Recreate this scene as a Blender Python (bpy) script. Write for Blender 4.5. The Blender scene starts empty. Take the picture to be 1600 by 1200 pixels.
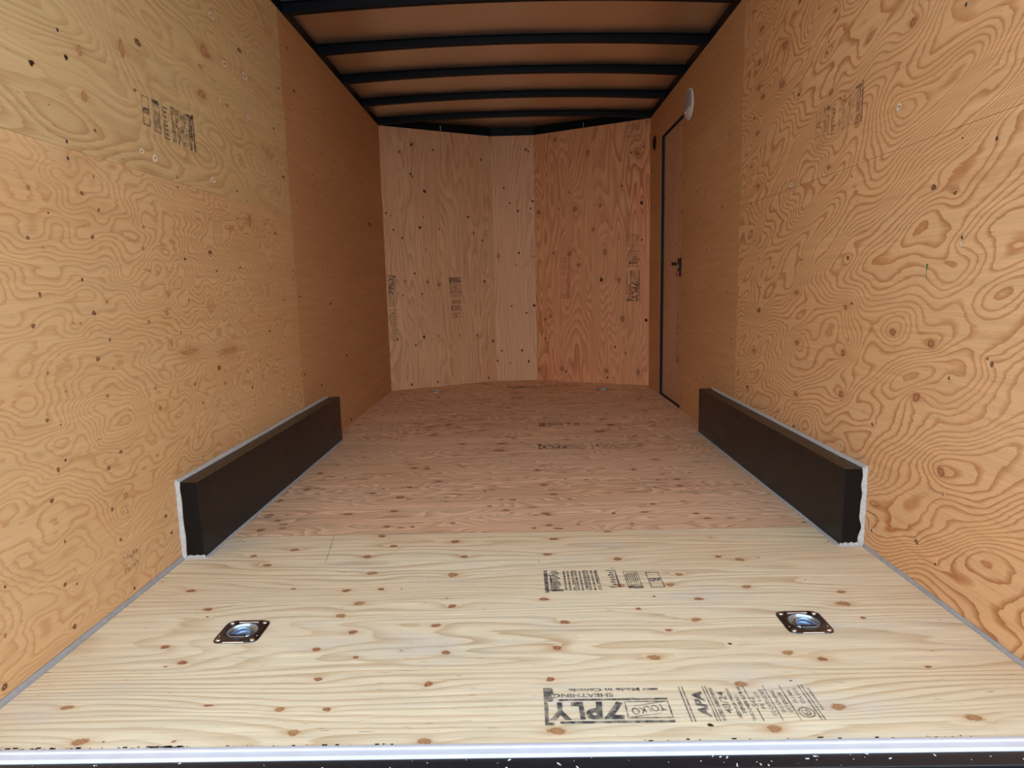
import bpy, bmesh, math, random
import numpy as np
from mathutils import Vector, Matrix

SC = bpy.context.scene
COL = SC.collection

# ------------------------------------------------------------------ camera, sky, exposure
CAM_F = 1011.9            # focal length in pixels of the 1600x1200 frame
PITCH, YAW, ROLL = 0.1459, 0.0138, -0.0232
CAM_POS = Vector((0.0095, -1.0285, 0.7891))
cy, sy = math.cos(YAW), math.sin(YAW)
fwd = Vector((-sy, cy, 0)); rgt = Vector((cy, sy, 0)); up = Vector((0, 0, 1))
cp, sp = math.cos(PITCH), math.sin(PITCH)
f2 = fwd * cp - up * sp
u2 = up * cp + fwd * sp
cr, sr = math.cos(ROLL), math.sin(ROLL)
r3 = rgt * cr + u2 * sr
u3 = u2 * cr - rgt * sr
cam_data = bpy.data.cameras.new('camera')
cam = bpy.data.objects.new('camera', cam_data)
COL.objects.link(cam)
cam_data.sensor_width = 36.0
cam_data.lens = CAM_F / 1600 * 36.0
cam_data.clip_start = 0.05
M = Matrix((r3, u3, -f2)).transposed().to_4x4()
M.translation = CAM_POS
cam.matrix_world = M
SC.camera = cam

SC.view_settings.view_transform = 'Standard'
SC.view_settings.look = 'None'
SC.view_settings.gamma = 1.0
SC.view_settings.exposure = 0.17
SC.view_settings.use_curve_mapping = False
SC.cycles.max_bounces = 16
SC.cycles.diffuse_bounces = 9

world = bpy.data.worlds.new('overcast_sky')
SC.world = world
world.use_nodes = True
wn = world.node_tree.nodes; wl = world.node_tree.links
bg = wn['Background']
geo = wn.new('ShaderNodeTexCoord'); sepw = wn.new('ShaderNodeSeparateXYZ')
wl.new(geo.outputs['Generated'], sepw.inputs[0])
ramp = wn.new('ShaderNodeValToRGB')
e = ramp.color_ramp.elements
e[0].position = 0.0; e[0].color = (1.25, 1.22, 1.18, 1)        # bright haze near the horizon
e[1].position = 1.0; e[1].color = (0.30, 0.40, 0.56, 1)       # bluer, darker zenith
m1 = e.new(0.30); m1.color = (0.62, 0.70, 0.80, 1)
wl.new(sepw.outputs['Z'], ramp.inputs[0])
wl.new(ramp.outputs[0], bg.inputs['Color'])
bg.inputs['Strength'].default_value = 3.4

A_ = 1.03                 # half width of the cargo bed
H_ = 2.038                # top of the plywood walls
YC = 4.104                # corner where the side walls end
YN = 4.5536               # front of the nose
NL, NR = -0.2004, 0.1561  # corners of the nose's middle panel

rng = np.random.RandomState(7)
random.seed(7)

# ------------------------------------------------------------------ helpers
def setp(o, label=None, cat=None, group=None, kind=None):
    if label: o['label'] = label
    if cat: o['category'] = cat
    if group: o['group'] = group
    if kind: o['kind'] = kind
    return o

def link(name, me, mats, parent=None, **kw):
    o = bpy.data.objects.new(name, me)
    COL.objects.link(o)
    for m in (mats if isinstance(mats, (list, tuple)) else [mats]):
        if m.name not in [x.name for x in me.materials if x]: me.materials.append(m)
    if parent is not None: o.parent = parent
    return setp(o, **kw)

def bm_obj(name, bm, mats, parent=None, smooth=False, **kw):
    bmesh.ops.recalc_face_normals(bm, faces=bm.faces)
    me = bpy.data.meshes.new(name); bm.to_mesh(me); bm.free()
    if smooth:
        for p in me.polygons: p.use_smooth = True
    return link(name, me, mats, parent, **kw)

def box(bm, x0, x1, y0, y1, z0, z1, bevel=0.0, mi=0):
    vs = [bm.verts.new((x, y, z)) for x in (x0, x1) for y in (y0, y1) for z in (z0, z1)]
    q = [(0,1,3,2),(4,6,7,5),(0,4,5,1),(2,3,7,6),(0,2,6,4),(1,5,7,3)]
    fs = [bm.faces.new([vs[i] for i in f]) for f in q]
    for f in fs: f.material_index = mi
    if bevel > 0:
        es = list({e for f in fs for e in f.edges})
        bmesh.ops.bevel(bm, geom=es, offset=bevel, segments=2, affect='EDGES', profile=0.6)
    return vs

def prism(bm, pts, z0, z1, mi=0):
    a = [bm.verts.new((x, y, z0)) for x, y in pts]; b = [bm.verts.new((x, y, z1)) for x, y in pts]
    n = len(pts)
    bm.faces.new(a[::-1]).material_index = mi; bm.faces.new(b).material_index = mi
    for i in range(n): bm.faces.new((a[i], a[(i+1)%n], b[(i+1)%n], b[i])).material_index = mi

def lathe(bm, prof, n=40, mi=0, cap=True, c=(0, 0)):
    """prof: (radius, z) pairs from the rim to the centre"""
    rings = []
    for r, z in prof:
        if r < 1e-5: rings.append([bm.verts.new((c[0], c[1], z))])
        else: rings.append([bm.verts.new((c[0]+r*math.cos(2*math.pi*i/n), c[1]+r*math.sin(2*math.pi*i/n), z)) for i in range(n)])
    for A, B in zip(rings, rings[1:]):
        for i in range(n):
            j = (i+1) % n
            if len(A) == 1: f = (A[0], B[j], B[i])
            elif len(B) == 1: f = (A[i], A[j], B[0])
            else: f = (A[i], A[j], B[j], B[i])
            bm.faces.new(f).material_index = mi
    return rings

def tube(bm, pts, r, n=10, closed=False, mi=0):
    rings = []
    N = len(pts)
    for k, p in enumerate(pts):
        p = Vector(p)
        a = Vector(pts[k-1] if (k > 0 or closed) else pts[k]); b = Vector(pts[(k+1) % N] if (k < N-1 or closed) else pts[k])
        d = (b - a).normalized()
        s = d.cross(Vector((0, 0, 1)))
        s = s.normalized() if s.length > 1e-4 else Vector((1, 0, 0))
        t = s.cross(d)
        rings.append([bm.verts.new(p + s*r*math.cos(2*math.pi*i/n) + t*r*math.sin(2*math.pi*i/n)) for i in range(n)])
    pr = list(zip(rings, rings[1:])) + ([(rings[-1], rings[0])] if closed else [])
    for A, B in pr:
        for i in range(n): bm.faces.new((A[i], A[(i+1)%n], B[(i+1)%n], B[i])).material_index = mi
    if not closed:
        bm.faces.new(rings[0][::-1]); bm.faces.new(rings[-1])

# ------------------------------------------------------------------ materials
def newmat(name):
    m = bpy.data.materials.new(name); m.use_nodes = True
    nt = m.node_tree; b = nt.nodes['Principled BSDF']
    return m, nt, b, nt.nodes.new, nt.links.new

def plain(name, col, rough=0.5, metal=0.0, spec=0.5, var=0.12, vscale=40.0, bump=0.0, rvar=0.0):
    m, nt, b, N, L = newmat(name)
    tc = N('ShaderNodeTexCoord'); no = N('ShaderNodeTexNoise')
    no.inputs['Scale'].default_value = vscale; no.inputs['Detail'].default_value = 4
    L(tc.outputs['Object'], no.inputs['Vector'])
    mp = N('ShaderNodeMapRange'); mp.inputs[1].default_value = 0.3; mp.inputs[2].default_value = 0.7
    mp.inputs[3].default_value = 1 - var; mp.inputs[4].default_value = 1 + var
    L(no.outputs['Fac'], mp.inputs[0])
    vm = N('ShaderNodeVectorMath'); vm.operation = 'SCALE'; vm.inputs[0].default_value = col
    L(mp.outputs[0], vm.inputs['Scale']); L(vm.outputs[0], b.inputs['Base Color'])
    b.inputs['Metallic'].default_value = metal
    b.inputs['Specular IOR Level'].default_value = spec
    if rvar:
        r = N('ShaderNodeMapRange'); r.inputs[1].default_value = 0.3; r.inputs[2].default_value = 0.7
        r.inputs[3].default_value = rough - rvar; r.inputs[4].default_value = rough + rvar
        L(no.outputs['Fac'], r.inputs[0]); L(r.outputs[0], b.inputs['Roughness'])
    else: b.inputs['Roughness'].default_value = rough
    if bump:
        bp = N('ShaderNodeBump'); bp.inputs['Strength'].default_value = bump; bp.inputs['Distance'].default_value = 0.002
        L(no.outputs['Fac'], bp.inputs['Height']); L(bp.outputs[0], b.inputs['Normal'])
    return m

def wood(name, base, patch, line, strength=0.8, jag=0.3, fibre=0.08, halo=(0.45, 0.20, 0.07), grime=0.0, prof=(0.3, 0.9), jscale=(5, 70), stain=0.0, pore=0.35, lo=0.4, grime_col=(0.30, 0.28, 0.25)):
    """plywood face veneer: growth-ring contours from the field F stored on the mesh, fibres along the grain"""
    m, nt, b, N, L = newmat(name)
    def mth(op, a, c=None, clamp=False):
        n = N('ShaderNodeMath'); n.operation = op; n.use_clamp = clamp
        for i, x in enumerate((a, c)):
            if x is None: continue
            if isinstance(x, (int, float)): n.inputs[i].default_value = x
            else: L(x, n.inputs[i])
        return n.outputs[0]
    def noise(vec, sx, sy_, detail=2.0, rough=0.5, off=0.0):
        mu = N('ShaderNodeVectorMath'); mu.operation = 'MULTIPLY_ADD'
        mu.inputs[1].default_value = (sx, sy_, 1.0); mu.inputs[2].default_value = (off, off*1.7, off*0.3)
        L(vec, mu.inputs[0])
        n = N('ShaderNodeTexNoise'); n.inputs['Scale'].default_value = 1.0
        n.inputs['Detail'].default_value = detail; n.inputs['Roughness'].default_value = rough
        L(mu.outputs[0], n.inputs['Vector'])
        return n.outputs['Fac']
    def rng_(x, a, c, lo, hi, smooth=False):
        n = N('ShaderNodeMapRange'); n.inputs[1].default_value = a; n.inputs[2].default_value = c
        n.inputs[3].default_value = lo; n.inputs[4].default_value = hi
        if smooth: n.interpolation_type = 'SMOOTHSTEP'
        L(x, n.inputs[0]); return n.outputs[0]
    def mix(f, c1, c2):
        n = N('ShaderNodeMix'); n.data_type = 'RGBA'
        (L(f, n.inputs[0]) if not isinstance(f, float) else setattr(n.inputs[0], 'default_value', f))
        for i, c in ((6, c1), (7, c2)):
            if isinstance(c, tuple): n.inputs[i].default_value = (*c, 1)
            else: L(c, n.inputs[i])
        return n.outputs[2]
    def attr(nm):
        n = N('ShaderNodeAttribute'); n.attribute_name = nm; return n
    gc = attr('gc').outputs['Vector']; F = attr('ring').outputs['Fac']; Hh = attr('halo').outputs['Fac']
    j = mth('MULTIPLY', mth('SUBTRACT', noise(gc, jscale[0], jscale[1], 2), 0.5), jag*2)
    j2 = mth('MULTIPLY', mth('SUBTRACT', noise(gc, 3.0, 14.0, 2, off=5), 0.5), jag*1.6)
    s = mth('FRACT', mth('ADD', mth('ADD', F, j), j2))
    ln = mth('MULTIPLY', rng_(s, prof[0], prof[1], 0, 1), rng_(s, prof[1], min(prof[1]+0.07, 1.0), 1, 0))
    mod = rng_(noise(gc, 1.3, 5, 3, off=11), 0.32, 0.68, lo, 1.0)
    lns = mth('MULTIPLY', mth('MULTIPLY', ln, mod), strength)
    c0 = mix(rng_(noise(gc, 0.9, 4.0, 3, off=21), 0.38, 0.64, 0, 1), base, patch)
    c1 = mix(lns, c0, line)
    # knot surroundings
    c2 = mix(mth('MULTIPLY', Hh, 0.8, True), c1, halo)
    # pores and fibres
    fb = rng_(noise(gc, 9, 420, 3, 0.6, off=31), 0.3, 0.7, 1-fibre, 1+fibre)
    fb2 = rng_(noise(gc, 2.2, 60, 2, 0.6, off=41), 0.3, 0.7, 1-fibre*0.8, 1+fibre*0.8)
    pr = rng_(noise(gc, 26, 190, 1, 0.5, off=47), 0.70, 0.80, 1.0, 1-pore)
    sc = N('ShaderNodeVectorMath'); sc.operation = 'SCALE'
    L(c2, sc.inputs[0]); L(mth('MULTIPLY', mth('MULTIPLY', fb, fb2), pr), sc.inputs['Scale'])
    out = sc.outputs[0]
    if stain:
        st = mth('MULTIPLY', rng_(noise(gc, 3.0, 7.0, 4, 0.6, off=71), 0.62, 0.72, 0, 1), stain)
        out = mix(st, out, (line[0]*0.9, line[1]*0.85, line[2]*0.7))
    if grime:
        g = mth('MULTIPLY', rng_(noise(gc, 2.5, 5, 5, 0.65, off=61), 0.55, 0.75, 0, 1), grime)
        out = mix(g, out, grime_col)
    L(out, b.inputs['Base Color'])
    b.inputs['Roughness'].default_value = 0.62
    b.inputs['Specular IOR Level'].default_value = 0.3
    bp = N('ShaderNodeBump'); bp.inputs['Strength'].default_value = 0.25; bp.inputs['Distance'].default_value = 0.0008
    L(fb, bp.inputs['Height']); L(bp.outputs[0], b.inputs['Normal'])
    return m

def knot_material():
    """dead and live knots: dark eye, brown rim, edge fading into the veneer"""
    m, nt, b, N, L = newmat('knot_wood')
    ar = N('ShaderNodeAttribute'); ar.attribute_name = 'kr'      # 0 centre .. 1 edge
    at = N('ShaderNodeAttribute'); at.attribute_name = 'kt'      # 0 black, 0.2 dark-rimmed, 0.4 sound, 0.66 orange pitch, 1 pale
    tc = N('ShaderNodeTexCoord'); no = N('ShaderNodeTexNoise'); no.inputs['Scale'].default_value = 190
    L(tc.outputs['Object'], no.inputs['Vector'])
    wob = N('ShaderNodeMapRange'); wob.inputs[1].default_value = 0.3; wob.inputs[2].default_value = 0.7
    wob.inputs[3].default_value = -0.16; wob.inputs[4].default_value = 0.16
    L(no.outputs['Fac'], wob.inputs[0])
    ad = N('ShaderNodeMath'); ad.operation = 'ADD'; L(ar.outputs['Fac'], ad.inputs[0]); L(wob.outputs[0], ad.inputs[1])
    def ramp(stops):
        r = N('ShaderNodeValToRGB'); els = r.color_ramp.elements
        els[0].position = stops[0][0]; els[0].color = (*stops[0][1], stops[0][2])
        els[1].position = stops[-1][0]; els[1].color = (*stops[-1][1], stops[-1][2])
        for p, c, a in stops[1:-1]:
            q = els.new(p); q.color = (*c, a)
        L(ad.outputs[0], r.inputs[0]); return r
    solid = ramp([(0.0, (0.035, 0.018, 0.012), 1), (0.5, (0.022, 0.012, 0.009), 1), (0.62, (0.10, 0.045, 0.02), 0.9), (0.78, (0.40, 0.21, 0.10), 0.4), (1.0, (0.45, 0.24, 0.11), 0)])
    dark = ramp([(0.0, (0.28, 0.13, 0.05), 1), (0.26, (0.38, 0.19, 0.08), 1), (0.38, (0.06, 0.025, 0.012), 1), (0.52, (0.04, 0.018, 0.010), 1), (0.66, (0.36, 0.18, 0.08), 0.7), (1.0, (0.45, 0.24, 0.11), 0)])
    sound = ramp([(0.0, (0.20, 0.07, 0.02), 1), (0.10, (0.50, 0.22, 0.10), 0.95), (0.30, (0.42, 0.16, 0.065), 1), (0.44, (0.46, 0.19, 0.085), 0.95), (0.52, (0.11, 0.035, 0.012), 1), (0.62, (0.46, 0.19, 0.09), 0.7), (0.76, (0.56, 0.27, 0.13), 0.4), (1.0, (0.5, 0.27, 0.12), 0)])
    orange = ramp([(0.0, (0.46, 0.22, 0.09), 0.9), (0.35, (0.56, 0.30, 0.13), 0.85), (0.56, (0.40, 0.18, 0.07), 0.85), (0.72, (0.60, 0.35, 0.17), 0.45), (1.0, (0.6, 0.32, 0.13), 0)])
    pale = ramp([(0.0, (0.28, 0.14, 0.06), 1), (0.22, (0.34, 0.18, 0.09), 0.9), (0.34, (0.78, 0.64, 0.46), 0.95), (0.70, (0.80, 0.64, 0.44), 0.85), (1.0, (0.7, 0.5, 0.3), 0)])
    def sel(th, A, B, a1, b1):
        g = N('ShaderNodeMath'); g.operation = 'GREATER_THAN'; g.inputs[1].default_value = th; L(at.outputs['Fac'], g.inputs[0])
        n = N('ShaderNodeMix'); n.data_type = 'RGBA'; L(g.outputs[0], n.inputs[0]); L(A, n.inputs[6]); L(B, n.inputs[7])
        k = N('ShaderNodeMix'); L(g.outputs[0], k.inputs[0]); L(a1, k.inputs[2]); L(b1, k.inputs[3])
        return n.outputs[2], k.outputs[0]
    c, al = sel(0.1, solid.outputs[0], dark.outputs[0], solid.outputs[1], dark.outputs[1])
    c, al = sel(0.3, c, sound.outputs[0], al, sound.outputs[1])
    c, al = sel(0.5, c, orange.outputs[0], al, orange.outputs[1])
    c, al = sel(0.83, c, pale.outputs[0], al, pale.outputs[1])
    L(c, b.inputs['Base Color']); L(al, b.inputs['Alpha'])
    b.inputs['Roughness'].default_value = 0.6; b.inputs['Specular IOR Level'].default_value = 0.3
    return m

def ink_material(name, amount):
    m, nt, b, N, L = newmat(name)
    tc = N('ShaderNodeTexCoord'); no = N('ShaderNodeTexNoise'); no.inputs['Scale'].default_value = 60
    no.inputs['Detail'].default_value = 5; no.inputs['Roughness'].default_value = 0.7
    L(tc.outputs['Object'], no.inputs['Vector'])
    mp = N('ShaderNodeMapRange'); mp.inputs[1].default_value = 0.38; mp.inputs[2].default_value = 0.62
    mp.inputs[3].default_value = amount; mp.inputs[4].default_value = amount*0.35
    L(no.outputs['Fac'], mp.inputs[0]); L(mp.outputs[0], b.inputs['Alpha'])
    b.inputs['Base Color'].default_value = (0.035, 0.042, 0.06, 1)
    b.inputs['Roughness'].default_value = 0.7; b.inputs['Specular IOR Level'].default_value = 0.2
    return m

W_LEFT_LOW = wood('fir_plywood_tan', (0.64,0.395,0.195), (0.62,0.36,0.165), (0.42,0.18,0.055), 0.8, jag=0.5, stain=0.22, prof=(0.45,0.88))
W_LEFT_UP  = wood('fir_plywood_straw', (0.60,0.42,0.205), (0.60,0.385,0.18), (0.36,0.18,0.065), 0.62, lo=0.1, jag=0.3, stain=0.35)
W_LEFT_FAR = wood('fir_plywood_russet', (0.56,0.305,0.14), (0.53,0.28,0.125), (0.38,0.15,0.05), 0.55, jag=0.5)
W_RIGHT    = wood('fir_plywood_flame', (0.69,0.405,0.20), (0.67,0.375,0.175), (0.40,0.145,0.042), 1.0, jag=0.30, jscale=(11,50), stain=0.2, prof=(0.48,0.86), lo=0.6)
W_RIGHT_FAR= wood('fir_plywood_amber', (0.58,0.32,0.145), (0.55,0.29,0.125), (0.36,0.15,0.05), 0.5, jag=0.5)
W_NOSE_L   = wood('fir_plywood_pink_tan', (0.68,0.42,0.24), (0.66,0.385,0.21), (0.40,0.17,0.07), 0.6, jag=0.2, fibre=0.12)
W_NOSE_M   = wood('fir_plywood_pale_pink', (0.70,0.42,0.25), (0.70,0.43,0.24), (0.44,0.20,0.10), 0.6, jag=0.2)
W_NOSE_R   = wood('fir_plywood_rose', (0.72,0.335,0.165), (0.68,0.36,0.18), (0.42,0.13,0.045), 0.9, jag=0.2)
W_DOOR     = wood('fir_plywood_dusky', (0.60,0.36,0.22), (0.56,0.33,0.19), (0.40,0.2,0.11), 0.4, jag=0.2)
W_FLOOR_A  = wood('pine_plywood_cream', (0.87,0.74,0.50), (0.83,0.66,0.42), (0.52,0.31,0.12), 0.72, fibre=0.12, jag=0.16, halo=(0.62,0.34,0.13), grime=0.5, prof=(0.42,0.88), grime_col=(0.66,0.62,0.56), lo=0.3)
W_FLOOR_B  = wood('pine_plywood_pinkish', (0.90,0.62,0.41), (0.86,0.57,0.35), (0.46,0.22,0.10), 0.85, fibre=0.16, lo=0.5, jag=0.16, halo=(0.42,0.2,0.1), grime=0.2, prof=(0.15,0.9))
KNOT = knot_material()
INK = ink_material('stamp_ink', 0.85)
INK_FAINT = ink_material('stamp_ink_worn', 0.5)
BLACK_STEEL = plain('black_powder_coat', (0.010,0.011,0.013), 0.42, 0, 0.5, 0.2, 60, 0.05)
BLACK_BOX = plain('black_gloss_sheet', (0.005,0.005,0.006), 0.28, 0, 0.26, 0.2, 6, 0.0, rvar=0.02)
ROOF_BLACK = plain('black_roof_steel', (0.003,0.005,0.009), 0.45, 0, 0.13, 0.2, 30)
ROOF_SKIN = plain('mill_finish_aluminium', (0.70,0.60,0.48), 0.33, 0.9, 0.5, 0.06, 3, 0.0, rvar=0.05)
CAULK_W = plain('pale_caulk', (0.48,0.46,0.44), 0.5, 0, 0.4, 0.12, 90, 0.4)
CAULK_G = plain('grey_caulk', (0.36,0.345,0.335), 0.55, 0, 0.4, 0.12, 60, 0.3)
ALU = plain('white_aluminium_trim', (0.80,0.82,0.86), 0.35, 0.1, 0.5, 0.05, 20)
RUBBER = plain('black_rubber', (0.008,0.008,0.008), 0.7, 0, 0.3, 0.2, 50)
ZINC_DARK = plain('tarnished_zinc', (0.16,0.15,0.15), 0.38, 1.0, 0.5, 0.35, 90, 0.3, rvar=0.1)
ZINC = plain('bright_zinc', (0.50,0.68,0.85), 0.32, 1.0, 0.5, 0.15, 60, 0.0, rvar=0.05)
BOLT = plain('polished_bolt', (0.75,0.75,0.75), 0.22, 1.0, 0.5, 0.1, 80)
WHITE_PL = plain('white_plastic', (0.66,0.65,0.62), 0.35, 0, 0.5, 0.03, 20)
LENS = plain('frosted_lens', (0.42,0.41,0.42), 0.25, 0, 0.5, 0.05, 60)
BLACK_PL = plain('black_plastic', (0.008,0.008,0.010), 0.5, 0, 0.18, 0.1, 40)
RED_PL = plain('red_plastic', (0.45,0.02,0.015), 0.4, 0, 0.5, 0.1, 40)
STEEL_BACK = plain('galvanised_backing', (0.25,0.24,0.23), 0.6, 0.3, 0.4, 0.1, 10)
CONCRETE = plain('concrete_yard', (0.42,0.41,0.385), 0.85, 0, 0.3, 0.15, 1.5)
DUST = plain('sawdust_chips', (0.75,0.72,0.66), 0.8, 0, 0.3, 0.1, 90)
PENCIL = ink_material('pencil_marks', 0.35)
SCRATCH = ink_material('pale_scratch', 0.5); SCRATCH.node_tree.nodes['Principled BSDF'].inputs['Base Color'].default_value = (.85,.8,.72,1)
EDGE = plain('plywood_edge', (0.35,0.21,0.11), 0.8, 0, 0.2, 0.2, 80)
GREEN = plain('green_crayon', (0.06,0.22,0.06), 0.7, 0, 0.3, 0.1, 90)

# ------------------------------------------------------------------ veneer panels
def grf(x, y, n=48, seed=0):
    """smooth gaussian random field with unit correlation length"""
    r = np.random.RandomState(seed)
    kx = r.normal(0, 1.6, n); ky = r.normal(0, 1.6, n); ph = r.uniform(0, 2*np.pi, n)
    out = np.zeros_like(x)
    for a, b_, p in zip(kx, ky, ph): out += np.cos(a*x + b_*y + p)
    return out * math.sqrt(2.0/n)

class Frame:
    """local (u, v) on a surface; n points into the cargo room"""
    def __init__(s, o, U, V):
        s.o = Vector(o); s.U = Vector(U).normalized(); s.V = Vector(V).normalized(); s.n = s.U.cross(s.V)
    def p(s, u, v, h=0.0): return s.o + s.U*u + s.V*v + s.n*h

FL = Frame((-A_,0,0), (0,1,0), (0,0,1))
FR = Frame((A_,0,0), (0,-1,0), (0,0,1))
FF = Frame((0,0,0), (1,0,0), (0,1,0))
F1 = Frame((-A_,YC,0), (NL+A_,YN-YC,0), (0,0,1))
F2 = Frame((NL,YN,0), (1,0,0), (0,0,1))
F3 = Frame((NR,YN,0), (A_-NR,YC-YN,0), (0,0,1))
L1 = math.hypot(NL+A_, YN-YC); L2 = NR-NL; L3 = math.hypot(A_-NR, YN-YC)

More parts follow.
